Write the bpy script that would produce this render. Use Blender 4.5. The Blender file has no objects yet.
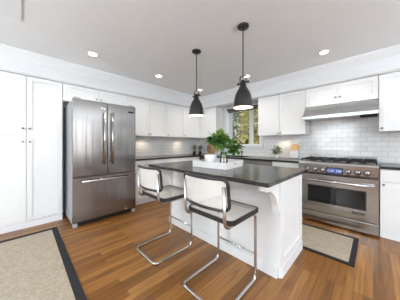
import bpy, bmesh, math, random
from mathutils import Vector, Matrix
random.seed(7)
C = bpy.context.scene
COL = C.collection
PI = math.pi

# ------------------------------------------------------------ camera, world, sun, window light, exposure
cam_data = bpy.data.cameras.new('camera')
cam_data.sensor_width = 36.0
cam_data.lens = 175.5 / 400 * 36.0
cam_data.shift_y = -5.6 / 400
cam_data.clip_start = 0.05
cam = bpy.data.objects.new('camera', cam_data)
COL.objects.link(cam)
cam.location = (0, 0, 1.197)
cam.rotation_euler = (PI / 2, 0, math.radians(44.76))
C.camera = cam

w = bpy.data.worlds.new('world'); C.world = w; w.use_nodes = True
wn = w.node_tree
bg = wn.nodes['Background']
bg.inputs['Color'].default_value = (0.86, 0.93, 1.0, 1); bg.inputs['Strength'].default_value = 0.9

def lamp(name, kind, loc, energy, color, rot=(0, 0, 0), parent=None, **kw):
    d = bpy.data.lights.new(name, kind); d.energy = energy; d.color = color
    for k, v in kw.items(): setattr(d, k, v)
    o = bpy.data.objects.new(name, d); COL.objects.link(o); o.location = loc; o.rotation_euler = rot
    if parent: o.parent = parent
    return o
lamp('sun', 'SUN', (0, -5, 8), 2.6, (1.0, 0.93, 0.8), (math.radians(48), 0, math.radians(8)), angle=0.02)
# area lights standing in for daylight from unseen windows behind the camera
lamp('daylight_right', 'AREA', (3.36, 1.0, 1.45), 40, (0.95, 0.97, 1.0), (0, PI / 2, 0), shape='RECTANGLE', size=1.5, size_y=1.8)
lamp('daylight_near', 'AREA', (-1.4, -2.96, 1.47), 44, (0.92, 0.96, 1.0), (PI / 2, 0, 0), shape='RECTANGLE', size=1.5, size_y=1.2)

vs = C.view_settings
vs.view_transform = 'Standard'; vs.look = 'None'; vs.gamma = 1.0; vs.use_curve_mapping = False
vs.exposure = 0.16

# ------------------------------------------------------------ materials
def nodes(name):
    m = bpy.data.materials.new(name); m.use_nodes = True
    return m, m.node_tree, m.node_tree.nodes['Principled BSDF']
def srgb(r, g, b):
    f = lambda c: c / 12.92 if c <= 0.04045 else ((c + 0.055) / 1.055) ** 2.4
    return (f(r / 255), f(g / 255), f(b / 255), 1)
def N(t, kind, **kw):
    n = t.nodes.new(kind)
    for k, v in kw.items(): setattr(n, k, v)
    return n
def ramp(t, stops):
    n = t.nodes.new('ShaderNodeValToRGB')
    e = n.color_ramp.elements
    e[0].position, e[0].color = stops[0]; e[1].position, e[1].color = stops[-1]
    for p, c in stops[1:-1]:
        k = e.new(p); k.color = c
    return n
def coords(t, scale=(1, 1, 1), kind='Object'):
    tc = N(t, 'ShaderNodeTexCoord'); mp = N(t, 'ShaderNodeMapping'); mp.inputs['Scale'].default_value = scale
    t.links.new(tc.outputs[kind], mp.inputs['Vector']); return mp.outputs['Vector']
def simple(name, col, rough=0.5, metal=0.0, noise=0.0, nscale=(8, 8, 8), bump=0.0, emit=None, es=1.0, coat=0.0):
    m, t, b = nodes(name)
    b.inputs['Base Color'].default_value = col; b.inputs['Roughness'].default_value = rough; b.inputs['Metallic'].default_value = metal
    b.inputs['Coat Weight'].default_value = coat
    v = coords(t, nscale); n = N(t, 'ShaderNodeTexNoise'); n.inputs['Scale'].default_value = 1.0; n.inputs['Detail'].default_value = 4
    t.links.new(v, n.inputs['Vector'])
    if noise:
        lo = tuple(c * (1 - noise) for c in col[:3]) + (1,); hi = tuple(min(1, c * (1 + noise)) for c in col[:3]) + (1,)
        r = ramp(t, [(0.3, lo), (0.7, hi)]); t.links.new(n.outputs['Fac'], r.inputs['Fac']); t.links.new(r.outputs['Color'], b.inputs['Base Color'])
    if bump:
        bp = N(t, 'ShaderNodeBump'); bp.inputs['Strength'].default_value = bump; bp.inputs['Distance'].default_value = 0.002
        t.links.new(n.outputs['Fac'], bp.inputs['Height']); t.links.new(bp.outputs['Normal'], b.inputs['Normal'])
    if emit:
        b.inputs['Emission Color'].default_value = emit; b.inputs['Emission Strength'].default_value = es
    return m
def steel(name, col, rough, brush=(2, 2, 260), amt=0.06, wave=(2.5, 2.5, 1.2)):
    m, t, b = nodes(name)
    b.inputs['Metallic'].default_value = 1.0
    v = coords(t, brush); n = N(t, 'ShaderNodeTexNoise'); n.inputs['Scale'].default_value = 1.0; n.inputs['Detail'].default_value = 3
    t.links.new(v, n.inputs['Vector'])
    r = ramp(t, [(0.3, tuple(c * (1 - amt) for c in col[:3]) + (1,)), (0.7, tuple(min(1, c * (1 + amt)) for c in col[:3]) + (1,))])
    t.links.new(n.outputs['Fac'], r.inputs['Fac']); t.links.new(r.outputs['Color'], b.inputs['Base Color'])
    mr = N(t, 'ShaderNodeMapRange'); mr.inputs['To Min'].default_value = rough * 0.9; mr.inputs['To Max'].default_value = rough * 1.1
    t.links.new(n.outputs['Fac'], mr.inputs['Value']); t.links.new(mr.outputs['Result'], b.inputs['Roughness'])
    b.inputs['Anisotropic'].default_value = 0.7
    tg = N(t, 'ShaderNodeTangent', direction_type='RADIAL', axis='Z'); t.links.new(tg.outputs[0], b.inputs['Tangent'])
    # broad shallow waviness of sheet metal
    v2 = coords(t, wave); n2 = N(t, 'ShaderNodeTexNoise'); n2.inputs['Scale'].default_value = 1.3
    t.links.new(v2, n2.inputs['Vector'])
    bp = N(t, 'ShaderNodeBump'); bp.inputs['Strength'].default_value = 0.19; bp.inputs['Distance'].default_value = 0.02
    t.links.new(n2.outputs['Fac'], bp.inputs['Height']); t.links.new(bp.outputs['Normal'], b.inputs['Normal'])
    return m
def tile_mat(name, axis):
    m, t, b = nodes(name)
    tc = N(t, 'ShaderNodeTexCoord'); sp = N(t, 'ShaderNodeSeparateXYZ'); cb = N(t, 'ShaderNodeCombineXYZ')
    t.links.new(tc.outputs['Object'], sp.inputs[0]); t.links.new(sp.outputs[axis], cb.inputs[0]); t.links.new(sp.outputs[2], cb.inputs[1])
    br = N(t, 'ShaderNodeTexBrick'); t.links.new(cb.outputs[0], br.inputs['Vector'])
    br.inputs['Color1'].default_value = srgb(240, 239, 237); br.inputs['Color2'].default_value = srgb(232, 231, 229)
    br.inputs['Mortar'].default_value = srgb(184, 182, 178)
    br.inputs['Scale'].default_value = 1.0; br.inputs['Mortar Size'].default_value = 0.0022; br.inputs['Mortar Smooth'].default_value = 0.3
    br.inputs['Brick Width'].default_value = 0.155; br.inputs['Row Height'].default_value = 0.0775
    t.links.new(br.outputs['Color'], b.inputs['Base Color'])
    b.inputs['Roughness'].default_value = 0.09
    n = N(t, 'ShaderNodeTexNoise'); n.inputs['Scale'].default_value = 14.0; t.links.new(tc.outputs['Object'], n.inputs['Vector'])
    ad = N(t, 'ShaderNodeMath', operation='MULTIPLY_ADD'); t.links.new(br.outputs['Fac'], ad.inputs[0]); ad.inputs[1].default_value = -0.6
    t.links.new(n.outputs['Fac'], ad.inputs[2])
    bp = N(t, 'ShaderNodeBump'); bp.inputs['Strength'].default_value = 0.35; bp.inputs['Distance'].default_value = 0.004
    t.links.new(ad.outputs[0], bp.inputs['Height']); t.links.new(bp.outputs['Normal'], b.inputs['Normal'])
    return m
def floor_mat():
    m, t, b = nodes('oak_planks')
    tc = N(t, 'ShaderNodeTexCoord'); sp = N(t, 'ShaderNodeSeparateXYZ'); cb = N(t, 'ShaderNodeCombineXYZ')
    t.links.new(tc.outputs['Object'], sp.inputs[0]); t.links.new(sp.outputs[1], cb.inputs[0]); t.links.new(sp.outputs[0], cb.inputs[1])
    br = N(t, 'ShaderNodeTexBrick'); t.links.new(cb.outputs[0], br.inputs['Vector'])
    br.offset = 0.37; br.offset_frequency = 3
    br.inputs['Color1'].default_value = (0.0, 0, 0, 1); br.inputs['Color2'].default_value = (1, 1, 1, 1); br.inputs['Mortar'].default_value = (0, 0, 0, 1)
    br.inputs['Scale'].default_value = 1.0; br.inputs['Mortar Size'].default_value = 0.0009
    br.inputs['Brick Width'].default_value = 0.95; br.inputs['Row Height'].default_value = 0.060
    tone = ramp(t, [(0.0, srgb(116, 75, 34)), (0.35, srgb(132, 87, 40)), (0.7, srgb(146, 98, 47)), (1.0, srgb(164, 115, 61))])
    t.links.new(br.outputs['Color'], tone.inputs['Fac'])
    mp = N(t, 'ShaderNodeMapping'); mp.inputs['Scale'].default_value = (42, 2.6, 1); t.links.new(tc.outputs['Object'], mp.inputs['Vector'])
    n = N(t, 'ShaderNodeTexNoise'); n.inputs['Scale'].default_value = 1.0; n.inputs['Detail'].default_value = 6; n.inputs['Distortion'].default_value = 0.8
    t.links.new(mp.outputs[0], n.inputs['Vector'])
    gr = ramp(t, [(0.3, (0.6, 0.56, 0.52, 1)), (0.5, (0.95, 0.95, 0.95, 1)), (0.75, (1.15, 1.15, 1.15, 1))]); t.links.new(n.outputs['Fac'], gr.inputs['Fac'])
    mx = N(t, 'ShaderNodeMix', data_type='RGBA', blend_type='MULTIPLY'); mx.inputs[0].default_value = 0.9
    t.links.new(tone.outputs['Color'], mx.inputs[6]); t.links.new(gr.outputs['Color'], mx.inputs[7])
    m2 = N(t, 'ShaderNodeMix', data_type='RGBA'); t.links.new(br.outputs['Fac'], m2.inputs[0])
    t.links.new(mx.outputs[2], m2.inputs[6]); m2.inputs[7].default_value = srgb(62, 36, 20)
    t.links.new(m2.outputs[2], b.inputs['Base Color'])
    b.inputs['Roughness'].default_value = 0.3
    bp = N(t, 'ShaderNodeBump'); bp.inputs['Strength'].default_value = 0.25; bp.inputs['Distance'].default_value = 0.001
    t.links.new(n.outputs['Fac'], bp.inputs['Height']); t.links.new(bp.outputs['Normal'], b.inputs['Normal'])
    return m
def weave_mat(name, c1, c2, s):
    m, t, b = nodes(name)
    v = coords(t)
    n0 = N(t, 'ShaderNodeTexNoise'); n0.inputs['Scale'].default_value = s * 0.55; n0.inputs['Detail'].default_value = 5; t.links.new(v, n0.inputs['Vector'])
    w1 = N(t, 'ShaderNodeTexWave', bands_direction='X'); w1.inputs['Scale'].default_value = s; w1.inputs['Distortion'].default_value = 2
    w2 = N(t, 'ShaderNodeTexWave', bands_direction='Y'); w2.inputs['Scale'].default_value = s * 0.6; w2.inputs['Distortion'].default_value = 3
    t.links.new(v, w1.inputs['Vector']); t.links.new(v, w2.inputs['Vector'])
    a = N(t, 'ShaderNodeMath', operation='ADD'); t.links.new(w1.outputs['Fac'], a.inputs[0]); t.links.new(w2.outputs['Fac'], a.inputs[1])
    a2 = N(t, 'ShaderNodeMath', operation='MULTIPLY_ADD'); t.links.new(a.outputs[0], a2.inputs[0]); a2.inputs[1].default_value = 0.25; t.links.new(n0.outputs['Fac'], a2.inputs[2])
    r = ramp(t, [(0.45, c1), (1.0, c2)]); t.links.new(a2.outputs[0], r.inputs['Fac']); t.links.new(r.outputs['Color'], b.inputs['Base Color'])
    b.inputs['Roughness'].default_value = 0.95
    bp = N(t, 'ShaderNodeBump'); bp.inputs['Strength'].default_value = 0.6; bp.inputs['Distance'].default_value = 0.003
    t.links.new(a2.outputs[0], bp.inputs['Height']); t.links.new(bp.outputs['Normal'], b.inputs['Normal'])
    return m
def cane_mat():
    m, t, b = nodes('woven_cane')
    b.inputs['Base Color'].default_value = srgb(224, 220, 213); b.inputs['Roughness'].default_value = 0.55
    v = coords(t, (1, 1, 1), 'UV')
    ch = N(t, 'ShaderNodeTexVoronoi', feature='F1'); ch.inputs['Scale'].default_value = 46; ch.inputs['Randomness'].default_value = 0.0
    t.links.new(v, ch.inputs['Vector'])
    lt = N(t, 'ShaderNodeMath', operation='LESS_THAN'); t.links.new(ch.outputs['Distance'], lt.inputs[0]); lt.inputs[1].default_value = 0.26
    tr = N(t, 'ShaderNodeBsdfTransparent'); mx = N(t, 'ShaderNodeMixShader')
    t.links.new(lt.outputs[0], mx.inputs[0]); t.links.new(b.outputs[0], mx.inputs[1]); t.links.new(tr.outputs[0], mx.inputs[2])
    t.links.new(mx.outputs[0], t.nodes['Material Output'].inputs['Surface'])
    return m
def glass_mat(name, tint=(1, 1, 1, 1), gl=0.12):
    m, t, b = nodes(name)
    tr = N(t, 'ShaderNodeBsdfTransparent'); tr.inputs[0].default_value = tint
    g = N(t, 'ShaderNodeBsdfGlossy'); g.inputs['Roughness'].default_value = 0.02
    fr = N(t, 'ShaderNodeFresnel'); fr.inputs[0].default_value = 1.45
    mx = N(t, 'ShaderNodeMixShader'); t.links.new(fr.outputs[0], mx.inputs[0]); t.links.new(tr.outputs[0], mx.inputs[1]); t.links.new(g.outputs[0], mx.inputs[2])
    t.links.new(mx.outputs[0], t.nodes['Material Output'].inputs['Surface'])
    return m
def leaf_mat(name, c1, c2, s=9):
    m, t, b = nodes(name)
    v = coords(t); n = N(t, 'ShaderNodeTexNoise'); n.inputs['Scale'].default_value = s; t.links.new(v, n.inputs['Vector'])
    r = ramp(t, [(0.35, c1), (0.65, c2)]); t.links.new(n.outputs['Fac'], r.inputs['Fac']); t.links.new(r.outputs['Color'], b.inputs['Base Color'])
    b.inputs['Roughness'].default_value = 0.5
    tl = N(t, 'ShaderNodeBsdfTranslucent'); t.links.new(r.outputs['Color'], tl.inputs[0])
    mx = N(t, 'ShaderNodeMixShader'); mx.inputs[0].default_value = 0.25; t.links.new(b.outputs[0], mx.inputs[1]); t.links.new(tl.outputs[0], mx.inputs[2])
    t.links.new(mx.outputs[0], t.nodes['Material Output'].inputs['Surface'])
    return m

M = dict(
    wall=simple('wall_paint', srgb(226, 227, 228), 0.6, noise=0.01, bump=0.05),
    ceiling=simple('ceiling_paint', srgb(240, 241, 242), 0.7, noise=0.01, bump=0.05),
    trim=simple('trim_paint', srgb(234, 235, 236), 0.4, noise=0.01),
    cab=simple('cabinet_paint', srgb(236, 236, 235), 0.38, noise=0.01),
    floor=floor_mat(),
    tile_b=tile_mat('subway_tile_back', 0), tile_l=tile_mat('subway_tile_left', 1),
    stone=simple('dark_honed_stone', srgb(48, 46, 46), 0.2, noise=0.25, nscale=(60, 60, 60)),
    steel_f=steel('fridge_steel', (0.27, 0.255, 0.245, 1), 0.24, (160, 160, 2), 0.025, (9, 9, .5)),
    steel_side=simple('fridge_side_paint', srgb(170, 174, 180), 0.4, 0.3, noise=0.03),
    steel=steel('brushed_steel', (0.46, 0.455, 0.45, 1), 0.24, (2, 2, 220)),
    chrome=simple('chrome', (0.6, 0.59, 0.575, 1), 0.16, 1.0, noise=0.02),
    nickel=simple('nickel', (0.3, 0.29, 0.28, 1), 0.28, 1.0, noise=0.03),
    black=simple('black_plastic', srgb(24, 24, 26), 0.45, noise=0.1),
    iron=simple('cast_iron', srgb(30, 30, 32), 0.55, 0.3, noise=0.2, bump=0.2, nscale=(90, 90, 90)),
    blackwood=simple('black_bentwood', srgb(38, 36, 36), 0.4, noise=0.2, nscale=(5, 60, 60)),
    cane=cane_mat(),
    pend=simple('dark_bronze', srgb(58, 57, 58), 0.42, 0.6, noise=0.12, bump=0.1),
    white_in=simple('white_enamel', srgb(240, 236, 228), 0.5, noise=0.01),
    bulb=simple('bulb_glow', (1, 1, 1, 1), 0.4, emit=(1, 0.86, 0.68, 1), es=14),
    lens=simple('downlight_lens', (1, 1, 1, 1), 0.4, emit=(1, 0.93, 0.82, 1), es=9),
    puck=simple('puck_lens', (1, 1, 1, 1), 0.4, emit=(1, 0.82, 0.6, 1), es=6),
    sisal=weave_mat('sisal', srgb(146, 132, 114), srgb(186, 172, 152), 95),
    rugedge=weave_mat('rug_binding', srgb(24, 23, 25), srgb(40, 39, 42), 120),
    glass=glass_mat('clear_glass'), ovenglass=simple('oven_glass', srgb(22, 26, 28), 0.05, noise=0.1),
    display=simple('display_blue', srgb(70, 80, 130), 0.2, emit=srgb(90, 104, 160), es=0.45),
    digits=simple('display_digits', srgb(210, 220, 255), 0.3, emit=srgb(190, 205, 245), es=0.5),
    ceramic=simple('white_ceramic', srgb(238, 238, 240), 0.15, noise=0.01),
    graywood=simple('whitewashed_wood', srgb(226, 223, 220), 0.6, noise=0.08, nscale=(60, 6, 60), bump=0.3),
    oakboard=simple('round_board_wood', srgb(186, 144, 104), 0.5, noise=0.2, nscale=(40, 5, 5)),
    maple=simple('maple', srgb(214, 176, 128), 0.5, noise=0.1, nscale=(40, 5, 5)),
    marble=simple('marble', srgb(228, 228, 230), 0.2, noise=0.05, nscale=(12, 12, 20)),
    darkpot=simple('dark_pot', srgb(58, 40, 38), 0.5, noise=0.15),
    soil=simple('soil', srgb(50, 38, 28), 0.95, noise=0.3, nscale=(80, 80, 80)),
    shade=simple('woven_shade', srgb(112, 104, 98), 0.9, noise=0.15, nscale=(4, 4, 160)),
    leaf=leaf_mat('leaf_green', srgb(54, 98, 40), srgb(122, 166, 78)),
    leafy=leaf_mat('bud_green', srgb(150, 170, 70), srgb(206, 204, 120)),
    sage=leaf_mat('sage_green', srgb(78, 98, 62), srgb(138, 152, 108)),
    pink=leaf_mat('pale_pink_leaf', srgb(186, 150, 130), srgb(150, 140, 90)),
    stem=simple('stem', srgb(120, 160, 84), 0.6, noise=0.1),
    bark=simple('bark', srgb(96, 80, 66), 0.9, noise=0.3, bump=0.5),
    tree_y=leaf_mat('autumn_yellow', srgb(150, 146, 74), srgb(206, 196, 132), 2),
    tree_g=leaf_mat('autumn_green', srgb(84, 100, 66), srgb(142, 148, 104), 2),
    tree_o=leaf_mat('autumn_brown', srgb(132, 106, 84), srgb(188, 160, 128), 2),
    grass=simple('lawn', srgb(120, 140, 60), 0.95, noise=0.25, nscale=(3, 3, 3)),
    badge=simple('badge_dark', srgb(40, 36, 36), 0.4, 0.4, noise=0.05),
    panel_dark=simple('reflection_panel', srgb(70, 56, 46), 0.5, noise=0.15, nscale=(30, 30, 2)),  # for the added reflection panels behind the camera
    dark=simple('hood_dark_reflection', srgb(30, 29, 28), 0.8, noise=0.05),
)

# ------------------------------------------------------------ mesh helpers
class MB:
    def __init__(s): s.bm = bmesh.new(); s.mi = 0
    def _f(s, vs, smooth=False):
        try: f = s.bm.faces.new(vs)
        except ValueError: return None
        f.material_index = s.mi; f.smooth = smooth; return f
    def box(s, a, b, bev=0.0):
        x0, y0, z0 = (min(a[i], b[i]) for i in range(3)); x1, y1, z1 = (max(a[i], b[i]) for i in range(3))
        v = [s.bm.verts.new(p) for p in ((x0,y0,z0),(x1,y0,z0),(x1,y1,z0),(x0,y1,z0),(x0,y0,z1),(x1,y0,z1),(x1,y1,z1),(x0,y1,z1))]
        fs = [s._f([v[i] for i in q]) for q in ((3,2,1,0),(4,5,6,7),(0,1,5,4),(1,2,6,5),(2,3,7,6),(3,0,4,7))]
        if bev:
            es = list({e for f in fs for e in f.edges})
            r = bmesh.ops.bevel(s.bm, geom=es, offset=bev, segments=2, profile=0.5, affect='EDGES')
            for f in r['faces']: f.material_index = s.mi
        return s
    def prism(s, pts, axis, a, b):      # pts: 2-D outline in the plane across axis, extruded from a to b
        def P(p, t):
            return {0: (t, p[0], p[1]), 1: (p[0], t, p[1]), 2: (p[0], p[1], t)}[axis]
        A = [s.bm.verts.new(P(p, a)) for p in pts]; B = [s.bm.verts.new(P(p, b)) for p in pts]
        s._f(A[::-1]); s._f(B)
        n = len(pts)
        for i in range(n): s._f([A[i], A[(i+1) % n], B[(i+1) % n], B[i]])
        return s
    def tube(s, path, r, seg=10, closed=False, rz=None):
        path = [Vector(p) for p in path]; n = len(path); rings = []
        up = None
        for i, p in enumerate(path):
            if closed: d = path[(i+1) % n] - path[i-1]
            else: d = path[min(i+1, n-1)] - path[max(i-1, 0)]
            d.normalize()
            if up is None:
                up = d.orthogonal().normalized()
                if rz is not None:
                    up = Vector((0, 0, 1)) if abs(d.z) < 0.9 else Vector((1, 0, 0))
                    up = (up - d * up.dot(d)).normalized()
            else: up = (up - d * up.dot(d)).normalized()
            sd = d.cross(up); ri = r[i] if isinstance(r, (list, tuple)) else r
            r2 = ri if rz is None else rz
            rings.append([s.bm.verts.new(p + up * (math.cos(2*PI*k/seg) * ri) + sd * (math.sin(2*PI*k/seg) * r2)) for k in range(seg)])
        m = n if closed else n - 1
        for i in range(m):
            A, B = rings[i], rings[(i+1) % n]
            for k in range(seg): s._f([A[k], A[(k+1) % seg], B[(k+1) % seg], B[k]], True)
        if not closed: s._f(rings[0][::-1]); s._f(rings[-1])
        return s
    def lathe(s, prof, c=(0, 0, 0), seg=24, axis=2, cap=True):
        rings = []
        for r, h in prof:
            ring = []
            for k in range(seg):
                a = 2*PI*k/seg; u, v = r*math.cos(a), r*math.sin(a)
                p = (u, v, h) if axis == 2 else ((u, h, v) if axis == 1 else (h, u, v))
                ring.append(s.bm.verts.new((p[0]+c[0], p[1]+c[1], p[2]+c[2])))
            rings.append(ring)
        for A, B in zip(rings, rings[1:]):
            for k in range(seg): s._f([A[k], A[(k+1) % seg], B[(k+1) % seg], B[k]], True)
        if cap or prof[0][0] < .0015: s._f(rings[0][::-1])
        if cap or prof[-1][0] < .0015: s._f(rings[-1])
        return s
    def leaf(s, p, d, nrm, L, W):
        p = Vector(p); d = Vector(d).normalized(); nrm = Vector(nrm); sd = d.cross(nrm)
        if sd.length < 1e-4: sd = d.orthogonal()
        sd.normalize(); nn = sd.cross(d)
        a = s.bm.verts.new(p); b = s.bm.verts.new(p + d*L*0.45 + sd*W*0.5 + nn*W*0.12); c = s.bm.verts.new(p + d*L - nn*L*0.12)
        e = s.bm.verts.new(p + d*L*0.45 - sd*W*0.5 + nn*W*0.12); f = s.bm.verts.new(p + d*L*0.5)
        s._f([a, b, f]); s._f([b, c, f]); s._f([a, f, e]); s._f([f, c, e])
        return s
    def build(s, name, mat, parent=None, fixn=True):
        if fixn: bmesh.ops.recalc_face_normals(s.bm, faces=s.bm.faces)
        me = bpy.data.meshes.new(name); s.bm.to_mesh(me); s.bm.free()
        for m in (mat if isinstance(mat, (list, tuple)) else [mat]): me.materials.append(M[m])
        o = bpy.data.objects.new(name, me); COL.objects.link(o)
        if parent: o.parent = parent
        return o
def fillet(pts, r, n=6):
    pts = [Vector(p) for p in pts]; out = [pts[0]]
    for a, b, c in zip(pts, pts[1:], pts[2:]):
        u = (a - b).normalized(); v = (c - b).normalized(); ang = u.angle(v)
        t = min(r / math.tan(ang / 2), (a-b).length*0.49, (c-b).length*0.49); p0, p1 = b + u*t, b + v*t
        for i in range(n + 1):
            k = i / n; out.append(p0*(1-k)**2 + b*2*k*(1-k) + p1*k*k)
    out.append(pts[-1]); return out
def thing(name, label, cat, loc=(0, 0, 0), rz=0.0, group=None):
    o = bpy.data.objects.new(name, None); COL.objects.link(o); o.location = loc; o.rotation_euler = (0, 0, rz)
    o.empty_display_size = 0.1
    o['label'] = label; o['category'] = cat
    if group: o['group'] = group
    return o
def tag(o, label, cat, group=None):
    o['label'] = label; o['category'] = cat
    if group: o['group'] = group
    return o
def struct(name, mb, mat, label=None):
    o = mb.build(name, mat); o['kind'] = 'structure'
    if label: o['label'] = label
    return o
def copy_tree(o, parent=None):
    kids = list(o.children); c = o.copy(); COL.objects.link(c)
    if parent: c.parent = parent
    for k in kids: copy_tree(k, c)
    return c
def text_part(name, body, size, mat, parent, loc, rot, ext=0.0006, sx=1.0):
    cu = bpy.data.curves.new(name, 'FONT'); cu.body = body; cu.size = size; cu.extrude = ext; cu.align_x = 'CENTER'; cu.align_y = 'CENTER'; cu.space_character = 1.15; cu.offset = .0034 if body == 'DACOR' else 0
    to = bpy.data.objects.new(name + '_curve', cu); COL.objects.link(to)
    bpy.context.view_layer.update()
    me = bpy.data.meshes.new_from_object(to.evaluated_get(bpy.context.evaluated_depsgraph_get()))
    bpy.data.objects.remove(to)
    me.materials.clear(); me.materials.append(M[mat])
    o = bpy.data.objects.new(name, me); COL.objects.link(o); o.parent = parent; o.location = loc; o.rotation_euler = rot; o.scale = (sx, 1, 1)
    return o

# ------------------------------------------------------------ dimensions
XW, YW, CZ = -3.88, 3.90, 2.50            # left wall, back wall, ceiling
XL, YU = -3.53, 3.55                      # faces of the cabinets hung on them
T = 2.18                                  # cabinet tops
XR, YN = 3.4, -3.0

# ------------------------------------------------------------ room shell
struct('floor', MB().box((XW-.1, YN-.1, -.1), (XR+.1, YW+.1, 0)), 'floor')
struct('ceiling', MB().box((XW-.1, YN-.1, CZ), (XR+.1, YW+.1, CZ+.15)), 'ceiling')
struct('wall_left', MB().box((XW-.1, YN-.1, 0), (XW, YW+.1, CZ)), 'wall')
WX0, WX1, WZ0, WZ1 = -2.745, -1.90, 1.17, 2.10
mb = MB()
mb.box((XW, YW, 0), (WX0, YW+.12, CZ)); mb.box((WX1, YW, 0), (XR+.1, YW+.12, CZ)); mb.box((WX0, YW, 0), (WX1, YW+.12, WZ0)); mb.box((WX0, YW, WZ1), (WX1, YW+.12, CZ))
struct('wall_back', mb, 'wall')
struct('wall_right', MB().box((XR, YN-.1, 0), (XR+.1, YW, CZ)), 'wall')
struct('wall_near', MB().box((XW, YN-.1, 0), (XR, YN, CZ)), 'wall')
for nm, a, b in (('dark_panel_1', (XR-.03, 2.35, 0), (XR-.0005, 3.25, 2.05)), ('dark_panel_2', (-.25, YN+.0005, 0), (.65, YN+.03, 2.05))):  # unseen dark panels added for dark bands in the fridge and range reflections
    d = struct(nm, MB().box(a, b, .003), 'panel_dark', 'dark panel added behind the camera for the steel reflections')
# soffit above the cabinets
struct('trim_1', MB().box((XW, -2.9, T+.004), (XL+.015, YW, CZ)).box((XL+.015, YU-.015, T+.004), (XR, YW, CZ)), 'wall', 'white soffit above the wall cabinets')
def corner_run(name, prof, label):
    # prof: (distance proud of soffit face, z)
    xs, ys = XL + .015, YU - .015; m = MB(); rings = []
    for x, y, which in ((0, -2.9, 0), (0, 0, 1), (XR, 0, 2)):
        ring = []
        for o_, z in prof:
            if which == 0: p = (xs + o_, y, z)
            elif which == 1: p = (xs + o_, ys - o_, z)
            else: p = (x, ys - o_, z)
            ring.append(m.bm.verts.new(p))
        rings.append(ring)
    n = len(prof)
    for A, B in zip(rings, rings[1:]):
        for k in range(n): m._f([A[k], A[(k+1) % n], B[(k+1) % n], B[k]])
    m._f(rings[0]); m._f(rings[-1][::-1])
    struct(name, m, 'trim', label)
corner_run('trim_2', [(0, 2.385), (.012, 2.385), (.012, 2.40), (.022, 2.41), (.045, 2.44), (.075, 2.475), (.078, 2.485), (.09, 2.485), (.09, 2.4995), (0, 2.4995)], 'white crown moulding under the ceiling')
corner_run('trim_3', [(0, T+.004), (.012, T+.004), (.018, T+.012), (.036, T+.03), (.036, T+.042), (0, T+.046)], 'thin moulding along the cabinet tops')
struct('trim_4', MB().box((-2.64, -1.6, CZ-.010), (-1.5, -0.01, CZ-.0005), .004), 'trim', 'white ceiling panel with a raised rim')
# tiles
mb = MB()
mb.box((XW+.012, YW-.01, .915), (WX1+.11, YW, 1.095)); mb.box((XW+.012, YW-.01, 1.095), (WX0-.09, YW, 1.41))
mb.box((WX1+.11, YW-.01, .915), (1.6, YW, 1.40)); mb.box((-.868, YW-.01, 1.40), (.046, YW, 1.85))
mb.box((-.868, YW-.01, .02), (.046, YW, .915))
struct('trim_5', mb, 'tile_b', 'white subway tile backsplash on the back wall')
struct('trim_6', MB().box((XW, 1.46, .915), (XW+.01, YW-.01, 1.41)), 'tile_l', 'white subway tile backsplash on the left wall')
# window
wd = MB().box((WX0-.085, YW-.02, WZ0-.0), (WX0, YW, WZ1+.06), .003).box((WX1, YW-.02, WZ0), (WX1+.085, YW, WZ1+.06), .003).box((WX0, YW-.02, WZ1), (WX1, YW, WZ1+.06), .003).build('window_1', 'trim'); wd['kind'] = 'structure'; wd['label'] = 'white framed kitchen window above the sink counter'
MB().box((WX0-.10, YW-.06, WZ0-.03), (WX1+.10, YW+.04, WZ0-.002), .004).box((WX0-.085, YW-.016, WZ0-.075), (WX1+.085, YW, WZ0-.03)).build('window_sill', 'trim', wd)
for a, b in ((WX0, -2.155), (-2.125, WX1)):
    f = .035; y0, y1 = YW+.045, YW+.085
    fr = MB().box((a, y0, WZ0), (a+f, y1, WZ1)).box((b-f, y0, WZ0), (b, y1, WZ1)).box((a+f, y0, WZ0), (b-f, y1, WZ0+f)).box((a+f, y0, WZ1-f), (b-f, y1, WZ1)).build('window_sash', 'trim', wd)
    MB().box((a+f, YW+.062, WZ0+f), (b-f, YW+.066, WZ1-f)).build('pane', 'glass', fr)
MB().box((-2.155, YW+.03, WZ0), (-2.125, YW+.10, WZ1)).box((-2.125, YW+.055, 1.70), (WX1-.035, YW+.075, 1.73)).build('mullion', 'trim', wd)
sh = thing('window_shade', 'rolled up grey-brown woven shade across the window top', 'window shade', ((WX0+WX1)/2, 3.85, 2.10))
MB().tube([(-.44, 0, 0), (.44, 0, 0)], .028, 14).build('roll', 'shade', sh)
MB().box((-.43, -.02, -.075), (.43, -.008, -.0)).build('cloth', 'shade', sh)
for a in (-.455, .441): MB().box((a, -.03, -.03), (a+.014, .048, .05)).build('bracket', 'nickel', sh)

# ------------------------------------------------------------ cabinets
def shaker(x0, x1, z0, z1, y=0.0, t=.02, rail=.058, rec=.012):
    m = MB(); g = .0025; x0 += g; x1 -= g; z0 += g; z1 -= g
    m.box((x0, y, z0), (x0+rail, y+t, z1), .0015).box((x1-rail, y, z0), (x1, y+t, z1), .0015)
    m.box((x0+rail, y, z0), (x1-rail, y+t, z0+rail), .0015).box((x0+rail, y, z1-rail), (x1-rail, y+t, z1), .0015)
    m.box((x0+rail-.001, y+rec, z0+rail-.001), (x1-rail+.001, y+t-.001, z1-rail+.001))
    return m
def slab(x0, x1, z0, z1, t=.02):
    g = .0025
    return MB().box((x0+g, 0, z0+g), (x1-g, t, z1-g), .002)
def knob(x, z, parent, r=.014):
    MB().lathe([(.005, 0), (.005, -.012), (r*.8, -.015), (r, -.021), (r*.85, -.028), (.001, -.03)], (x, -.0005, z), 14, 1).build('knob', 'nickel', parent)
def pull(x, z, parent, L=.11):
    m = MB().tube(fillet([(x-L/2, -.0005, z), (x-L/2, -.028, z), (x+L/2, -.028, z), (x+L/2, -.0005, z)], .012, 4), .0055, 8)
    m.build('pull', 'nickel', parent)
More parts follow.
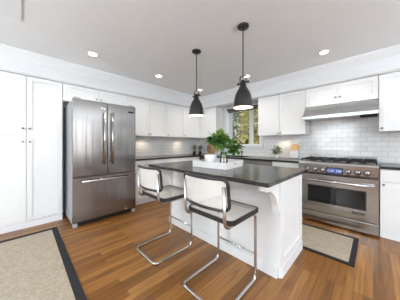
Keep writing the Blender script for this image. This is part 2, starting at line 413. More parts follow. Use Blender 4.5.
def cabinet(name, label, loc, rz, wid, dep, z0, z1, doors=(), drawers=(), kick=None, group=None, cat='cabinet'):
    """doors: (x0, x1, z0, z1, knob_x, knob_z)"""
    o = thing(name, label, cat, (loc[0], loc[1], 0), rz, group)
    m = MB().box((.0015, .0215, z0), (wid-.0015, dep, z1))
    m.build('body', 'cab', o)
    if kick == 'flush': MB().box((.002, .004, .0), (wid-.002, .02, z0-.001)).box((.002, .0215, 0), (wid-.002, dep, z0-.001)).build('base', 'trim', o)
    if kick == 'recess': MB().box((.002, .075, .0), (wid-.002, dep, z0-.001)).build('base', 'trim', o)
    for x0, x1, a, b, kx, kz in doors:
        d = shaker(x0, x1, a, b).build('door', 'cab', o)
        knob(kx, kz, d)
    for x0, x1, a, b in drawers:
        d = (slab if b - a < .2 else shaker)(x0, x1, a, b).build('drawer', 'cab', o)
        pull((x0+x1)/2, (a+b)/2 if b - a < .2 else b - .04, d)
    return o
R90 = PI / 2
DW = -XW + XL - .002                    # upper cabinet depth on the left wall
ZS = 1.327
def pantry(y0, label):
    h = .41
    cabinet('pantry_cabinet', label, (XL, y0), R90, .82, DW, .092, T,
        [(0, h, .092, ZS, h-.035, 1.235), (h, .82, .092, ZS, h+.035, 1.235), (0, h, ZS, T, h-.035, 1.425), (h, .82, ZS, T, h+.035, 1.425)], kick='flush')
pantry(-.376, 'tall white pantry cabinet with four doors beside the refrigerator')
pantry(-1.20, 'tall white pantry cabinet further left at the edge of the picture')
cabinet('wall_cabinet', 'short two-door white cabinet above the refrigerator', (XL, .447), R90, 1.02, DW, 1.90, T,
        [(0, .512, 1.90, T, .478, 2.0), (.512, 1.02, 1.90, T, .546, 2.0)], group=None)
cabinet('wall_cabinet', 'two-door white wall cabinet just right of the refrigerator', (XL, 1.47), R90, .962, DW, 1.38, T,
        [(0, .502, 1.38, T, .475, 1.425), (.502, .962, 1.38, T, .53, 1.425)])
cabinet('wall_cabinet', 'single-door white wall cabinet in the middle of the left wall run', (XL, 2.435), R90, .51, DW, 1.38, T,
        [(0, .51, 1.38, T, .03, 1.425)])
cabinet('wall_cabinet', 'single-door white wall cabinet on the left wall next to the corner', (XL, 2.948), R90, YU-2.948-.001, DW, 1.38, T,
        [(0, YU-2.948-.001, 1.38, T, .035, 1.425)])
DB = YW - YU - .012
cabinet('wall_cabinet', 'narrow white corner wall cabinet left of the window', (XL, YU), 0, .60, DB, 1.38, T, [(0, .60, 1.38, T, .565, 1.425)])
cabinet('wall_cabinet', 'two-door white wall cabinet between the window and the hood', (-1.768, YU), 0, .896, DB, 1.38, T,
        [(0, .448, 1.38, T, .425, 1.425), (.448, .896, 1.38, T, .471, 1.425)])
cabinet('wall_cabinet', 'short two-door white cabinet directly above the range hood', (-.870, YU), 0, .916, DB, 1.85, T,
        [(0, .458, 1.85, T, .428, 1.955), (.458, .916, 1.85, T, .488, 1.955)])
cabinet('wall_cabinet', 'white wall cabinet right of the range hood', (.048, YU), 0, .56, DB, 1.38, T, [(0, .56, 1.38, T, .032, 1.425)])
cabinet('wall_cabinet', 'white wall cabinet beyond the picture edge right of the hood', (.61, YU), 0, .56, DB, 1.38, T, [(0, .56, 1.38, T, .528, 1.425)])
# base cabinets
XB, YB = -3.25, 3.265
DBL = -XW + XB - .002
for y0, wd_, lab in ((1.47, .60, 'white base cabinet on the left wall beside the refrigerator'), (2.07, .60, 'white base cabinet in the middle of the left counter run'), (2.67, .59, 'white base cabinet on the left wall closest to the corner')):
    cabinet('base_cabinet', lab, (XB, y0), R90, wd_, DBL, .105, .878, [(0, wd_/2, .105, .70, wd_/2-.035, .655), (wd_/2, wd_, .105, .70, wd_/2+.035, .655)], [(0, wd_, .705, .875)], kick='recess')
DBB = YW - YB - .012
cabinet('sink_cabinet', 'white two-door sink cabinet under the window', (-3.02, YB), 0, 1.06, DBB, .105, .70, [(.06, .56, .105, .695, .525, .655), (.56, 1.06, .105, .695, .595, .655)], [(.06, 1.06, .705, .875)], kick='recess')
cabinet('base_cabinet', 'white drawer cabinet between dishwasher and range', (-1.35, YB), 0, .474, DBB, .105, .878, [], [(0, .474, .70, .875), (0, .474, .405, .695), (0, .474, .105, .40)], kick='recess')
cabinet('base_cabinet', 'white base cabinet with a drawer right of the range', (.052, YB-.01), 0, .50, DBB, .12, .878, [(0, .50, .12, .715, .035, .68)], [(0, .50, .72, .875)], kick='flush')
cabinet('base_cabinet', 'white base cabinet beyond the picture edge right of the range', (.553, YB-.01), 0, .60, DBB, .12, .878, [(0, .60, .12, .715, .565, .68)], [(0, .60, .72, .875)], kick='flush')
# dishwasher
dw = thing('dishwasher', 'stainless steel dishwasher under the dark counter near the window', 'dishwasher', (-1.955, YB-.012, 0))
MB().box((.004, .03, .10), (.596, .58, .872)).box((.01, .08, 0), (.59, .56, .10)).build('body', 'black', dw)
dd = MB().box((.004, 0, .105), (.596, .029, .80), .003).build('door', 'steel', dw)
MB().box((.004, 0, .803), (.596, .029, .872), .003).build('control_strip', 'steel', dw)
MB().tube(fillet([(.05, 0, .76), (.05, -.045, .76), (.55, -.045, .76), (.55, 0, .76)], .012, 4), .011, 10).build('handle', 'chrome', dd)

# countertops
CT0, CT = .880, .914
SX0, SX1, SY0, SY1 = -2.66, -2.02, 3.36, 3.76
mb = MB()
mb.box((XW+.002, 1.455, CT0), (-3.225, 3.24, CT), .003)
mb.box((XW+.002, 3.24, CT0), (SX0, YW-.011, CT)); mb.box((SX1, 3.24, CT0), (-.877, YW-.011, CT)); mb.box((SX0, 3.24, CT0), (SX1, SY0, CT)); mb.box((SX0, SY1, CT0), (SX1, YW-.011, CT))
tag(mb.build('countertop', 'stone'), 'long dark stone countertop running round the corner under the window', 'countertop')
tag(MB().box((.053, 3.24, CT0), (1.20, YW-.011, CT), .003).build('countertop', 'stone'), 'short dark stone countertop right of the range', 'countertop')
sk = thing('kitchen_sink', 'steel sink basin set in the dark counter below the window', 'sink', ((SX0+SX1)/2, (SY0+SY1)/2, .72))
hx, hy = (SX1-SX0)/2, (SY1-SY0)/2
MB().box((-hx, -hy, 0), (hx, hy, .006)).box((-hx, -hy, .006), (-hx+.006, hy, .158)).box((hx-.006, -hy, .006), (hx, hy, .158)).box((-hx+.006, -hy, .006), (hx-.006, -hy+.006, .158)).box((-hx+.006, hy-.006, .006), (hx-.006, hy, .158)).build('basin', 'steel', sk)
MB().lathe([(.045, .0065), (.045, .009), (.02, .010), (.001, .008)], (0, 0, 0), 20).build('drain', 'nickel', sk)
fc = thing('faucet', 'low dark grey faucet behind the sink below the window', 'faucet', (-2.33, 3.815, CT+.001))
MB().lathe([(.026, 0), (.026, .012), (.018, .02), (.016, .07), (.019, .085), (.001, .09)]).build('base', 'nickel', fc)
MB().tube(fillet([(0, 0, .08), (0, 0, .13), (0, -.15, .125), (0, -.16, .10)], .03, 5), .010, 10).build('spout', 'nickel', fc)
MB().tube([(.015, 0, .06), (.05, 0, .075), (.075, -.01, .10)], .006, 8).build('lever', 'nickel', fc)

# ------------------------------------------------------------ refrigerator (local x along the wall, y into the wall)
fg = thing('refrigerator', 'stainless steel french-door refrigerator with bottom freezer drawer', 'refrigerator', (-3.03, .957, 0), R90)
W2 = .4635
MB().box((-W2+.004, .078, .035), (W2-.004, .80, 1.835), .006).build('body', 'steel_side', fg)
MB().box((-W2+.01, .04, .012), (W2-.01, .0775, .066)).build('grille', 'black', fg)
for sx in (-1, 1):
    MB().box((sx*(W2-.06), .012, 0), (sx*(W2-.005), .075, .05), .004).build('foot', 'steel_side', fg)
    a, b = (-W2, -.003) if sx < 0 else (.003, W2)
    dr = MB().box((a, 0, .722), (b, .07, 1.86), .008).build('door', 'steel_f', fg)
    hm = MB().tube([(sx*.058, -.052, .885), (sx*.058, -.052, 1.715)], .0125, 12)
    for z in (.93, 1.67): hm.tube([(sx*.058, -.001, z), (sx*.058, -.052, z)], .009, 8)
    hm.build('handle', 'chrome', dr)
    MB().box((sx*(W2-.10), .01, 1.8605), (sx*(W2-.02), .10, 1.885), .004).build('hinge_cover', 'steel_side', fg)
    if sx > 0:
        MB().box((.325, -.0025, 1.742), (.425, -.0003, 1.768)).build('badge', 'badge', dr)['label'] = 'small dark name badge'
    else:
        MB().lathe([(.017, -.0005), (.017, -.004), (.012, -.006), (.001, -.006)], (-.085, 0, 1.765), 16, 1).lathe([(.014, -.0005), (.014, -.004), (.01, -.006), (.001, -.006)], (-.048, 0, 1.757), 16, 1).build('white_discs', 'ceramic', dr)['label'] = 'two small white round discs'  # two plain white discs near the door top
fz = MB().box((-W2, 0, .068), (W2, .07, .714), .008).build('freezer_drawer', 'steel_f', fg)
hm = MB().tube([(-.36, -.052, .655), (.36, -.052, .655)], .0125, 12)
for x in (-.32, .32): hm.tube([(x, -.001, .655), (x, -.052, .655)], .009, 8)
hm.build('handle', 'chrome', fz)

# ------------------------------------------------------------ range
rg = thing('gas_range', 'wide stainless steel gas range with six knobs and blue display', 'range', (-.4115, 3.18, 0))
H = .4565
MB().box((-H, .045, .03), (H, .68, .90)).build('body', 'black', rg)
MB().prism([(.0, .752), (-.022, .775), (-.03, .90), (-.022, .925), (.0, .936), (.045, .936), (.045, .752)], 0, -H, H).build('control_panel', 'steel', rg)
cp = rg.children[-1]
dp = MB().box((-.092, -.034, .768), (.104, -.024, .864), .002).build('display', 'black', cp)
MB().box((-.074, -.0365, .782), (.086, -.0342, .850)).build('screen', 'display', cp)
text_part('digits', '12:30  350°', .034, 'digits', cp, (.006, -.0372, .815), (PI/2, 0, 0), .0003)
for x in (-.338, -.232, -.137, .155, .257, .347):
    k = MB().lathe([(.033, -.0), (.033, -.006), (.026, -.008), (.025, -.030), (.021, -.034), (.001, -.034)], (x, -.026, .818), 20, 1).build('control_knob', 'steel', rg)
    MB().lathe([(.037, -.0005), (.037, -.005), (.034, -.0055)], (x, -.0265, .818), 20, 1).build('bezel', 'black', k)
    MB().box((x-.003, -.0635, .80), (x+.003, -.0605, .842)).build('pointer', 'black', k)
od = MB().box((-H+.003, -.005, .172), (H-.003, .044, .738), .005).build('oven_door', 'steel', rg)
MB().box((-.335, -.0075, .318), (.340, -.0052, .575)).build('window_surround', 'black', od)
MB().box((-.318, -.0095, .335), (.323, -.0077, .558)).build('oven_window', 'ovenglass', od)
hm = MB().tube([(-.425, -.062, .655), (.425, -.062, .655)], .0155, 14)
for x in (-.40, .40): hm.box((x-.014, -.062, .640), (x+.014, -.0055, .670), .004)
hm.build('handle', 'chrome', od)
text_part('nameplate', 'DACOR', .042, 'black', od, (.268, -.0062, .268), (PI/2, 0, 0), .0012, .86)
MB().box((-H+.003, .0, .022), (H-.003, .044, .163), .005).build('kick_panel', 'steel', rg)
for x in (-.40, .40):
    for y in (.09, .62): MB().lathe([(.018, 0), (.018, .03)], (x, y, 0), 12).build('foot', 'black', rg)
ck = MB().box((-H+.004, .05, .9005), (H-.004, .635, .934), .003).build('cooktop', 'steel', rg)
MB().box((-H+.004, .64, .9005), (H-.004, .69, 1.0), .004).build('back_guard', 'steel', rg)
for i, gx in enumerate((-.295, 0, .295)):
    g = MB(); z0, z1 = .953, .968; x0, x1, y0, y1 = gx-.14, gx+.14, .075, .615
    for a, b in (((x0, y0), (x1, y0)), ((x0, y1), (x1, y1)), ((x0, y0), (x0, y1)), ((x1, y0), (x1, y1)), ((x0, .345), (x1, .345)), ((gx, y0), (gx, y1)), ((x0, .21), (x1, .21)), ((x0, .48), (x1, .48))):
        g.box((min(a[0], b[0])-.006, min(a[1], b[1])-.006, z0), (max(a[0], b[0])+.006, max(a[1], b[1])+.006, z1))
    for x in (x0, x1):
        for y in (y0, y1): g.box((x-.008, y-.008, .9345), (x+.008, y+.008, z0))
    g.build('grate', 'iron', rg)
    for y in (.21, .48):
        MB().lathe([(.055, .9345), (.055, .939), (.04, .943), (.04, .948), (.001, .950)], (gx, y, 0), 20).build('burner', 'black', rg)

# hood
hd = thing('range_hood', 'stainless steel under-cabinet range hood with sloping front', 'range hood', (-.4115, YW-.012, 1.62))
yf = -(YW-.012-3.365)
ys = -(YW-.012-YU) + .004
MB().prism([(yf, 0), (yf, .042), (ys, .228), (0, .228), (0, .20), (ys+.02, .20), (yf+.02, .04), (yf+.02, 0)], 0, -H, H).box((-H, yf+.02, 0), (-H+.01, -.001, .03)).build('canopy', 'steel', hd)
MB().prism([(yf+.02, 0.0005), (yf+.02, .04), (ys+.02, .199), (0, .199), (0, 0.0005)], 0, H-.01, H).build('end_panel', 'steel', hd)
MB().prism([(yf+.02, 0.031), (yf+.02, .04), (ys+.02, .199), (0, .199), (0, 0.031)], 0, -H, -H+.01).build('end_panel', 'steel', hd)
MB().box((-H+.012, yf+.022, .012), (H-.20, -.01, .022)).build('filter', 'steel', hd)
MB().box((H-.198, yf+.022, .012), (H-.012, -.01, .022)).build('dark_reflection', 'dark', hd)['label'] = 'flat dark panel standing in for the reflection under the hood'  # flat panel; dark reflection of the hood underside is put into its colour

# ------------------------------------------------------------ island
IX0, IX1, IY0, IY1 = -2.285, -.545, 1.257, 2.31
isl = thing('kitchen_island', 'white kitchen island with dark stone top and seating overhang', 'kitchen island', ((IX0+IX1)/2, (IY0+IY1)/2, 0))
cx, cy = isl.location.x, isl.location.y
def ibox(m, a, b, bev=0): return m.box((a[0]-cx, a[1]-cy, a[2]), (b[0]-cx, b[1]-cy, b[2]), bev)
ibox(MB(), (IX0, IY0, .879), (IX1, IY1, .914), .004).build('countertop', 'stone', isl)['label'] = 'dark stone top'
bx0, bx1, by0, by1 = -2.235, -.585, 1.60, 2.245
m = MB(); ibox(m, (bx0+.012, by0+.012, 0), (bx1-.012, by1-.012, .8785)); m.build('body', 'cab', isl)
# end panels (shaker) facing the range side and the fridge side
for x0, x1 in ((bx1-.012, bx1), (bx0, bx0+.012)):
    m = MB()
    ibox(m, (x0, by0+.012, .10), (x1, by0+.075, .8785)); ibox(m, (x0, by1-.065, .10), (x1, by1, .8785))
    ibox(m, (x0, by0+.075, .80), (x1, by1-.065, .8785)); ibox(m, (x0, by0+.075, .10), (x1, by1-.065, .17))
    m.build('end_panel', 'cab', isl)
# seating side: three framed panels
m = MB(); ibox(m, (bx0, by0, .79), (bx1, by0+.0118, .8785)); ibox(m, (bx0, by0, .10), (bx1, by0+.0118, .17))
for x in (bx0, bx0+.53, bx0+1.06, bx1-.06): ibox(m, (x, by0, .17), (x+.06, by0+.0118, .79))
m.build('front_panel', 'cab', isl)
for k in range(3):
    x0 = bx0 + .03 + k*.53
m = MB(); ibox(m, (bx0-.008, by0-.012, 0), (bx1-.03, by0+.0115, .095)); ibox(m, (bx1-.0115, by0+.02, 0), (bx1+.006, by1+.008, .095), .002); ibox(m, (bx0-.012, by0+.02, 0), (bx0+.0115, by1+.012, .095), .003)
m.build('baseboard', 'trim', isl)
# cabinet doors on the range side
for k in range(3):
    a = bx0 + .02 + k*.537
    m = shaker(a-cx, a+.535-cx, .105, .86); d = m.build('door', 'cab', isl)
    d.rotation_euler = (0, 0, PI); d.location = (2*((a+.2675)-cx), by1+.008-cy, 0)
# corbels under the overhang
def corbel(x0):
    pr = [(by0-.001, .878), (by0-.001, .60), (by0-.035, .595)]
    for i in range(11):
        a = i/10*PI/2
        pr.append((by0-.035-(.235*(1-math.cos(a))), .60 + .225*math.sin(a)))
    pr += [(by0-.285, .83), (by0-.285, .878)]
    m = MB().prism([(p[0]-cy, p[1]) for p in pr], 0, x0-cx, x0+.055-cx)
    m.build('corbel', 'cab', isl)
corbel(bx1-.062); corbel(bx0+.007)

# ------------------------------------------------------------ counter stools
def make_stool(label, loc, rz):
    st = thing('counter_stool', label, 'stool', loc, rz, 'cane counter stools at the island')
    s = .207; zt = .0128
    left = [(-s, .0, zt), (-s, .245, zt), (-s, .245, .597), (-s, -.20, .597), (-s, -.215, .90)]
    def side(sg): return [Vector((sg*p[0], p[1], p[2])) for p in left]
    L = fillet(side(1), .065, 7); Rr = fillet(side(-1), .065, 7)
    base = fillet([Vector((-s, 0, zt)), Vector((-s, -.245, zt)), Vector((s, -.245, zt)), Vector((s, 0, zt))], .05, 7)
    path = L[::-1] + base[1:-1] + Rr
    MB().tube(path, .0125, 12).build('tube_frame', 'chrome', st)
    MB().tube([(-s+.01, .245, .235), (s-.01, .245, .235)], .009, 10).build('footrest', 'chrome', st)
    for x in (-s, s):
        for y in (-.225, .17): MB().box((x-.008, y-.012, 0), (x+.008, y+.012, .0045)).build('glide', 'black', st)
    # seat: rounded rectangle black frame with cane inside
    hw, y0, y1, r = .243, -.165, .262, .045
    def rr(hw, y0, y1, r, n=6):
        out = []
        for cx_, cy_, a0 in ((hw-r, y1-r, 0), (-hw+r, y1-r, 90), (-hw+r, y0+r, 180), (hw-r, y0+r, 270)):
            for i in range(n+1):
                a = math.radians(a0 + 90*i/n); out.append((cx_+r*math.cos(a), cy_+r*math.sin(a)))
        return out
    o_ = rr(hw, y0, y1, r); i_ = rr(hw-.016, y0+.016, y1-.016, .036)
    m = MB(); z0, z1 = .614, .645
    n = len(o_)
    ring = [[m.bm.verts.new((p[0], p[1], z)) for p in pts] for pts, z in ((o_, z0), (o_, z1), (i_, z1), (i_, z0))]
    for k in range(4):
        A, B = ring[k], ring[(k+1) % 4]
        for j in range(n): m._f([A[j], A[(j+1) % n], B[(j+1) % n], B[j]])
    m.build('seat_frame', 'blackwood', st)
    m = MB(); m._f([m.bm.verts.new((p[0], p[1], .643)) for p in rr(hw-.012, y0+.012, y1-.012, .04)])
    uvm(m.build('cane_seat', 'cane', st), 0, 1)
    # backrest
    bw, zb, zt2, rb = .240, .712, .965, .045
    bend = lambda x: -.175 - .055*(1-(x/bw)**2)
    lean = lambda z: -.10*(z-.722)
    pts = []
    for cx_, cz_, a0 in ((bw-rb, zt2-rb, 0), (-bw+rb, zt2-rb, 90), (-bw+rb, zb+rb, 180), (bw-rb, zb+rb, 270)):
        for i in range(7):
            a = math.radians(a0 + 90*i/6); pts.append((cx_+rb*math.cos(a), cz_+rb*math.sin(a)))
        # subdivide straight top and bottom
        nx = {0: (-bw+rb), 180: (bw-rb)}.get(a0)
        if nx is not None:
            xs = pts[-1][0]; zz = pts[-1][1]
            for i in range(1, 8): pts.append((xs + (nx-xs)*i/8, zz))
    m = MB(); cr = .013
    path3 = [Vector((x*(1-.045), bend(x)+lean(z), (zt2+zb)/2+(z-(zt2+zb)/2)*.90)) for x, z in pts]
    m.tube(path3, cr, 8, True); m.build('back_frame', 'blackwood', st)
    m = MB(); nx, nz = 14, 6; g = []
    for j in range(nz+1):
        row = []
        for i in range(nx+1):
            x = (-1+2*i/nx)*(bw-.017); z = zb+.017+(zt2-zb-.034)*j/nz
            row.append(m.bm.verts.new((x, bend(x)+lean(z)+.0, z)))
        g.append(row)
    for j in range(nz):
        for i in range(nx): m._f([g[j][i], g[j][i+1], g[j+1][i+1], g[j+1][i]], True)
    uvm(m.build('cane_back', 'cane', st), 0, 2)
    return st
def uvm(o, a, b):
    uv = o.data.uv_layers.new(name='UVMap')
    for l in o.data.loops:
        c = o.data.vertices[l.vertex_index].co; uv.data[l.index].uv = (c[a]*2.2, c[b]*2.2)
s1 = make_stool('cane and chrome cantilever counter stool nearer the middle of the picture', (-.948, 1.195, 0), 0)
s2 = copy_tree(s1); s2.location = (-1.735, 1.155, 0)
s2['label'] = 'cane and chrome cantilever counter stool closer to the refrigerator'
s1['label'] = 'cane and chrome cantilever counter stool nearest the camera, by the island corner'

# ------------------------------------------------------------ rugs
def rug(label, x0, y0, x1, y1, bd=.062):
    o = thing('rug', label, 'rug', ((x0+x1)/2, (y0+y1)/2, 0))
    hx, hy = (x1-x0)/2, (y1-y0)/2
    MB().box((-hx+bd, -hy+bd, .001), (hx-bd, hy-bd, .009)).build('woven_field', 'sisal', o)
    MB().box((-hx, -hy, .001), (hx, -hy+bd, .011), .002).box((-hx, hy-bd, .001), (hx, hy, .011), .002).box((-hx, -hy+bd, .001), (-hx+bd, hy-bd, .011), .002).box((hx-bd, -hy+bd, .001), (hx, hy-bd, .011), .002).build('border', 'rugedge', o)['label'] = 'black fabric border'
rug('large beige sisal rug with black border in front of the pantry', -3.25, -1.6, -.7, .345)
rug('beige sisal mat with black border in front of the range', -1.35, 2.262, -.135, 2.98, .048)

# ------------------------------------------------------------ pendants
def make_pendant(label, loc):
    p = thing('pendant_lamp', label, 'pendant lamp', loc, 0, 'pendant lamps over the island')
    rim = -.90                         # below the ceiling
    MB().lathe([(.001, 0), (.062, 0), (.064, -.012), (.055, -.022), (.015, -.026), (.012, -.04), (.001, -.04)]).build('canopy', 'pend', p)
    MB().tube([(0, 0, -.04), (0, 0, rim+.355)], .0065, 10).build('rod', 'pend', p)
    y = MB()
    y.tube(fillet([(-.038, 0, rim+.265), (-.038, 0, rim+.345), (.038, 0, rim+.345), (.038, 0, rim+.265)], .015, 4), .006, 8)
    y.tube([(-.066, 0, rim+.272), (.066, 0, rim+.272)], .0065, 8)
    for sx in (-1, 1): y.lathe([(.013, 0), (.013, sx*.012), (.001, sx*.012)], (sx*.056, 0, rim+.272), 12, 0)
    y.build('yoke', 'pend', p)
    prof = [(.001, .300), (.022, .298), (.024, .262), (.034, .258), (.034, .232), (.040, .226), (.052, .203), (.073, .168), (.088, .125), (.097, .085), (.101, .045), (.103, .018), (.107, .006), (.108, 0)]
    inn = [(.104, .001), (.103, .006), (.099, .018), (.097, .045), (.093, .085), (.084, .125), (.069, .163), (.048, .19), (.001, .19)]
    MB().lathe([(r, rim+z) for r, z in prof+inn[:1]], seg=32, cap=False).build('shade', 'pend', p)
    MB().lathe([(r, rim+z) for r, z in inn], seg=32, cap=False).build('shade_lining', 'white_in', p)['label'] = 'white inside of the shade'
    MB().lathe([(.001, rim+.045), (.02, rim+.05), (.03, rim+.075), (.026, rim+.105), (.014, rim+.13), (.013, rim+.18)], seg=20).build('bulb', 'bulb', p)
    lamp('pendant_glow', 'POINT', (0, 0, rim+.025), 0.5, (1, .85, .66), parent=p, shadow_soft_size=.02)
    return p
p1 = make_pendant('dark bronze pendant lamp over the island, nearer the range', (-1.023, 1.704, CZ))
p2 = copy_tree(p1); p2.location = (-1.76, 1.704, CZ)
p2['label'] = 'dark bronze pendant lamp over the island, nearer the refrigerator'

# ------------------------------------------------------------ recessed lights
spots = [(-2.88, .71, 'round recessed ceiling light above the pantry and refrigerator'), (-2.91, 1.82, 'round recessed ceiling light in front of the left wall cabinets'),
         (-2.96, 2.98, 'round recessed ceiling light in the far corner over the left counter'), (-1.72, 3.0, 'round recessed ceiling light in front of the window'), (-.50, 2.99, 'round recessed ceiling light in front of the range hood')]
dl0 = None
for x, y, lab in spots:
    if dl0 is None:
        dl0 = thing('ceiling_light', lab, 'ceiling light', (x, y, CZ), 0, 'recessed ceiling lights')
        MB().lathe([(.052, -.0005), (.075, -.0005), (.078, -.004), (.068, -.008), (.052, -.006)], seg=28, cap=False).build('ring', 'trim', dl0)
        MB().lathe([(.001, -.003), (.051, -.003), (.051, -.0055), (.001, -.0055)], seg=28).build('lens', 'lens', dl0)
        lamp('downlight', 'SPOT', (0, 0, -.02), 26, (1, .92, .82), parent=dl0, spot_size=math.radians(130), spot_blend=.8, shadow_soft_size=.06)
        d = dl0
    else:
        d = copy_tree(dl0); d.location = (x, y, CZ); d['label'] = lab
# unseen uplighting lamps added behind the camera to brighten the ceiling
def ceiling_fill_lamp(label, x, y, e):
    o = thing('fill_lamp', label, 'added fill lamp', (x, y, 0))
    MB().lathe([(.001, 0), (.15, 0), (.15, .012), (.03, .03), (.001, .032)], seg=28).build('base', 'pend', o)
    MB().tube([(0, 0, .03), (0, 0, 1.42)], .012, 12).build('pole', 'pend', o)
    MB().lathe([(.015, 1.42), (.06, 1.425), (.17, 1.50), (.20, 1.54), (.195, 1.54), (.165, 1.506), (.055, 1.435), (.015, 1.432)], seg=32, cap=False).build('bowl_shade', 'white_in', o)
    lamp('fill_uplight', 'AREA', (0, 0, 1.545), e * 1.35, (.80, .91, 1.0), (PI, 0, 0), o, shape='DISK', size=.36)
ceiling_fill_lamp('added bowl-shaded fill lamp for the ceiling in the right rear corner of the room', 2.7, -1.9, 75)
ceiling_fill_lamp('added bowl-shaded fill lamp for the ceiling by the near wall on the left', -1.1, -2.4, 75)
ceiling_fill_lamp('added bowl-shaded fill lamp for the ceiling by the right wall near the back', 2.5, 1.9, 60)
for nm, horiz, c, w_, h_ in (('daylight_frame_1', 1, (XR, 1.0, 1.45), 1.8, 1.5), ('daylight_frame_2', 0, (-1.4, YN, 1.47), 1.5, 1.2)):  # unseen frames added around the two daylight area lights
    m = MB(); t_ = .08
    for u0, u1, z0, z1 in ((-w_/2-t_, -w_/2, -h_/2-t_, h_/2+t_), (w_/2, w_/2+t_, -h_/2-t_, h_/2+t_), (-w_/2, w_/2, h_/2, h_/2+t_), (-w_/2, w_/2, -h_/2-t_, -h_/2)):
        if horiz: m.box((XR-.06, c[1]+u0, c[2]+z0), (XR-.001, c[1]+u1, c[2]+z1), .003)
        else: m.box((c[0]+u0, YN+.001, c[2]+z0), (c[0]+u1, YN+.06, c[2]+z1), .003)
    struct(nm, m, 'trim', 'white frame added around a daylight area light behind the camera')
# under-cabinet pucks
for i, (x, y, lab) in enumerate(((-3.72, 1.95, 'small round light under the cabinet next to the refrigerator'), (-3.72, 3.0, 'small round light under the left wall cabinet near the corner'), (-1.32, 3.74, 'small round light under the cabinet between window and hood'))):
    o = thing('puck_light', lab, 'under-cabinet light', (x, y, 1.3795), 0, 'lights under the wall cabinets')
    MB().lathe([(.034, 0), (.034, -.012), (.026, -.014), (.026, -.012)], seg=20, cap=False).build('housing', 'trim', o)
    MB().lathe([(.001, -.0115), (.0255, -.0115), (.0255, -.013), (.001, -.013)], seg=20).build('lens', 'puck', o)
    lamp('puck_glow', 'SPOT', (0, 0, -.02), 3.2, (1, .80, .58), parent=o, spot_size=math.radians(140), spot_blend=.7, shadow_soft_size=.02)

# ------------------------------------------------------------ things on the island
TR = thing('serving_tray', 'rectangular whitewashed wooden tray on the island top', 'tray', (-1.43, 1.765, CT+.001), math.radians(6))
a, b, hh = .25, .205, .074
m = MB().box((-a, -b, 0), (a, b, .012))
m.box((-a, -b, .012), (a, -b+.014, hh), .002).box((-a, b-.014, .012), (a, b, hh), .002)
m.build('tray_box', 'graywood', TR)
for sx in (-1, 1):
    x0, x1 = (a-.014, a) if sx > 0 else (-a, -a+.014)
    MB().box((x0, -b+.0145, .0125), (x1, b-.0145, .035)).box((x0, -b+.0145, .06), (x1, b-.0145, hh)).box((x0, -b+.0145, .035), (x1, -.05, .06)).box((x0, .05, .035), (x1, b-.0145, .06)).build('end_board', 'graywood', TR)
bw_ = tag(MB().lathe([(.001, 0), (.042, 0), (.046, .012), (.066, .04), (.077, .09), (.080, .138), (.076, .138), (.072, .09), (.060, .044), (.038, .014), (.001, .011)], seg=32).build('bowl', 'ceramic'), 'white ceramic bowl on the tray', 'bowl')
bw_.location = (-1.49, 1.695, CT+.0135)
va = thing('vase', 'clear glass vase holding green stems on the tray', 'vase', (-1.325, 1.755, CT+.0135))
MB().lathe([(.001, 0), (.042, 0), (.048, .01), (.050, .07), (.040, .12), (.034, .15), (.042, .17), (.040, .17), (.032, .15), (.037, .12), (.046, .07), (.044, .013), (.001, .009)], seg=28).build('glass_body', 'glass', va)
bq = thing('bouquet', 'loose bouquet of broad green leaves with a pale yellow bud in the glass vase', 'plant', (-1.325, 1.755, CT+.024))
st = MB(); heads = []
for (sr, sd_, h) in ((-.16, 0, .30), (-.10, -.05, .31), (-.13, .05, .33), (-.06, .02, .35), (-.05, -.06, .29), (.0, .04, .36), (.02, -.05, .30), (.07, .0, .27), (.12, .05, .26), (.15, -.03, .20), (.17, .04, .23), (.10, -.05, .21), (-.02, .0, .25)):
    dx, dy = .71*sr - .704*sd_, .704*sr + .71*sd_
    st.tube([(dx*-.12, dy*-.12, .0), (dx*.12, dy*.12, .13), (dx*.55, dy*.55, h*.8), (dx, dy, h)], .0028, 6); heads.append((dx, dy, h))
st.build('stems', 'stem', bq)
lf = MB()
for hx_, hy_, h in heads:
    for i in range(27):
        u = Vector((random.gauss(0, 1), random.gauss(0, 1), random.gauss(0, .75))).normalized()
        p = Vector((hx_, hy_, h)) + u*random.uniform(.01, .05)
        lf.leaf(p, u + Vector((0, 0, -.05)), Vector((0, 0, 1)) + u*.4, random.uniform(.055, .09), random.uniform(.05, .075))
lf.build('leaves', 'leaf', bq, False)
fl = MB()
for i in range(70):
    u = Vector((random.gauss(0, 1), random.gauss(0, 1), random.gauss(0, 1))).normalized()
    p = Vector((-.025, -.02, .405)) + u*.03
    fl.leaf(p, u, Vector((.2, .1, 1)), .03, .02)
fl.build('bud', 'leafy', bq, False)['label'] = 'pale yellow-green bud'

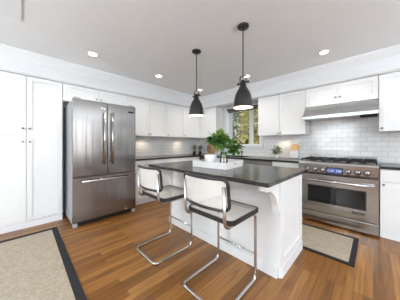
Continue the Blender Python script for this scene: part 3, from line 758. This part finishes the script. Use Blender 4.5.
# ------------------------------------------------------------ things on the counters
rb = tag(MB().lathe([(.001, -.009), (.186, -.009), (.19, -.005), (.19, .005), (.186, .009), (.001, .009)], seg=40, axis=1).build('round_board', 'oakboard'), 'round wooden board leaning on the tiles behind the tray', 'cutting board')
rb.location = (-3.33, 3.845, CT+.1895); rb.rotation_euler = (math.radians(-9), 0, 0)
cb = thing('paddle_board', 'wood and marble paddle board leaning on the tiles left of the range', 'cutting board', (-1.135, 3.815, CT+.004)); cb.rotation_euler = (math.radians(-10), 0, 0)
MB().prism([(-.07, 0), (.07, 0), (.075, .16), (-.075, .16)], 1, -.009, .009).build('marble_half', 'marble', cb)
MB().prism([(-.075, .1605), (.075, .1605), (.078, .25), (.06, .285), (-.06, .285), (-.078, .25)], 1, -.009, .009).build('wooden_half', 'maple', cb)
def potted(name, label, loc, pot, potmat, n, rad, h0, mats, ls, group=None, tall=1.0):
    o = thing(name, label, 'potted plant', loc, 0, group)
    MB().lathe(pot, seg=20).build('pot', potmat, o)
    r_in = pot[-2][0] if pot[-1][0] < .01 else .02
    zt = max(p[1] for p in pot)
    s_ = MB()
    for i in range(9):
        a = random.uniform(0, 2*PI); r = rad*.5
        s_.tube([(0, 0, .012), (math.cos(a)*r*.3, math.sin(a)*r*.3, zt+.01), (math.cos(a)*r, math.sin(a)*r, h0)], .0022, 5)
    s_.build('stem', 'stem', o)
    for mat_, share in mats:
        l = MB()
        for i in range(int(n*share)):
            u = Vector((random.gauss(0, 1), random.gauss(0, 1), random.gauss(0, 1)*tall)).normalized()
            p = Vector((0, 0, h0)) + Vector((u.x*rad, u.y*rad, u.z*rad*tall))*random.uniform(.2, .85)
            l.leaf(p, u + Vector((0, 0, .2)), Vector((u.y, -u.x, 1)), random.uniform(.7, 1.2)*ls, ls*.6)
        l.build('leaves', mat_, o, False)
    return o
jar = [(.001, 0), (.040, 0), (.045, .01), (.046, .06), (.040, .075), (.036, .075), (.041, .058), (.040, .012), (.001, .008)]
potted('potted_plant', 'small grey-green plant in a glass jar on the back counter', (-1.43, 3.70, CT+.001), jar, 'ceramic', 170, .095, .155, [('sage', 1)], .04)
sq = [(.001, 0), (.038, 0), (.044, .07), (.046, .085), (.041, .085), (.039, .07), (.034, .01), (.001, .008)]
potted('potted_plant', 'small plant with pinkish leaves in a dark pot on the left counter', (-3.72, 3.52, CT+.001), sq, 'darkpot', 90, .055, .19, [('sage', .7), ('pink', .4)], .035, 'small dark potted plants', 1.3)
potted('potted_plant', 'small all-green plant in a dark pot in the counter corner', (-3.60, 3.64, CT+.001), sq, 'darkpot', 100, .06, .18, [('leaf', .6), ('sage', .5)], .035, 'small dark potted plants', 1.3)

# ------------------------------------------------------------ outside the window
struct('ground', MB().box((-40, 4.1, -.5), (20, 45, -.4)), 'grass', 'lawn outside the window')
def tree(label, loc, h, rad, mat_, n, ls):
    o = thing('tree', label, 'tree', loc, 0, 'garden trees outside the window')
    t_ = MB().tube([(0, 0, 0), (.05, 0, h*.5), (0, .1, h*.8), (.1, 0, h*.98)], [.16, .12, .07, .02], 8)
    for k in range(6):
        a = k*1.1; z = h*(.3+.1*k); t_.tube([(0, 0, z), (math.cos(a)*rad*.6, math.sin(a)*rad*.6, z+.5)], [.05, .015], 6)
    t_.build('trunk', 'bark', o)
    l = MB()
    for i in range(n):
        u = Vector((random.gauss(0, 1), random.gauss(0, 1), random.gauss(0, 1))).normalized()
        r = random.uniform(.35, 1)**.6
        p = Vector((u.x*rad*r, u.y*rad*r, h*.55 + u.z*h*.5*r))
        if p.z < .1: continue
        l.leaf(p, Vector((random.gauss(0, 1), random.gauss(0, 1), random.gauss(0, 1)-.3)), Vector((random.gauss(0, 1), -1, random.gauss(0, 1)+.6)), ls*random.uniform(.7, 1.3), ls*.7)
    l.build('crown', mat_, o, False)
tree('yellow-green tree in the middle of the window view', (-5.3, 10.6, -.4), 4.4, 1.3, 'tree_y', 2200, .2)
tree('green tree at the left of the window view', (-8.4, 11.0, -.4), 5.2, 1.5, 'tree_g', 1800, .22)
tree('brown leafed tree at the right edge of the window', (-2.9, 9.2, -.4), 4.6, 1.0, 'tree_o', 1500, .2)
tree('tall green tree farther back outside the window', (-7.2, 15.5, -.4), 7.5, 2.6, 'tree_g', 2500, .34)
tree('low yellow bush close to the window', (-4.3, 7.4, -.4), 2.0, .85, 'tree_y', 600, .15)
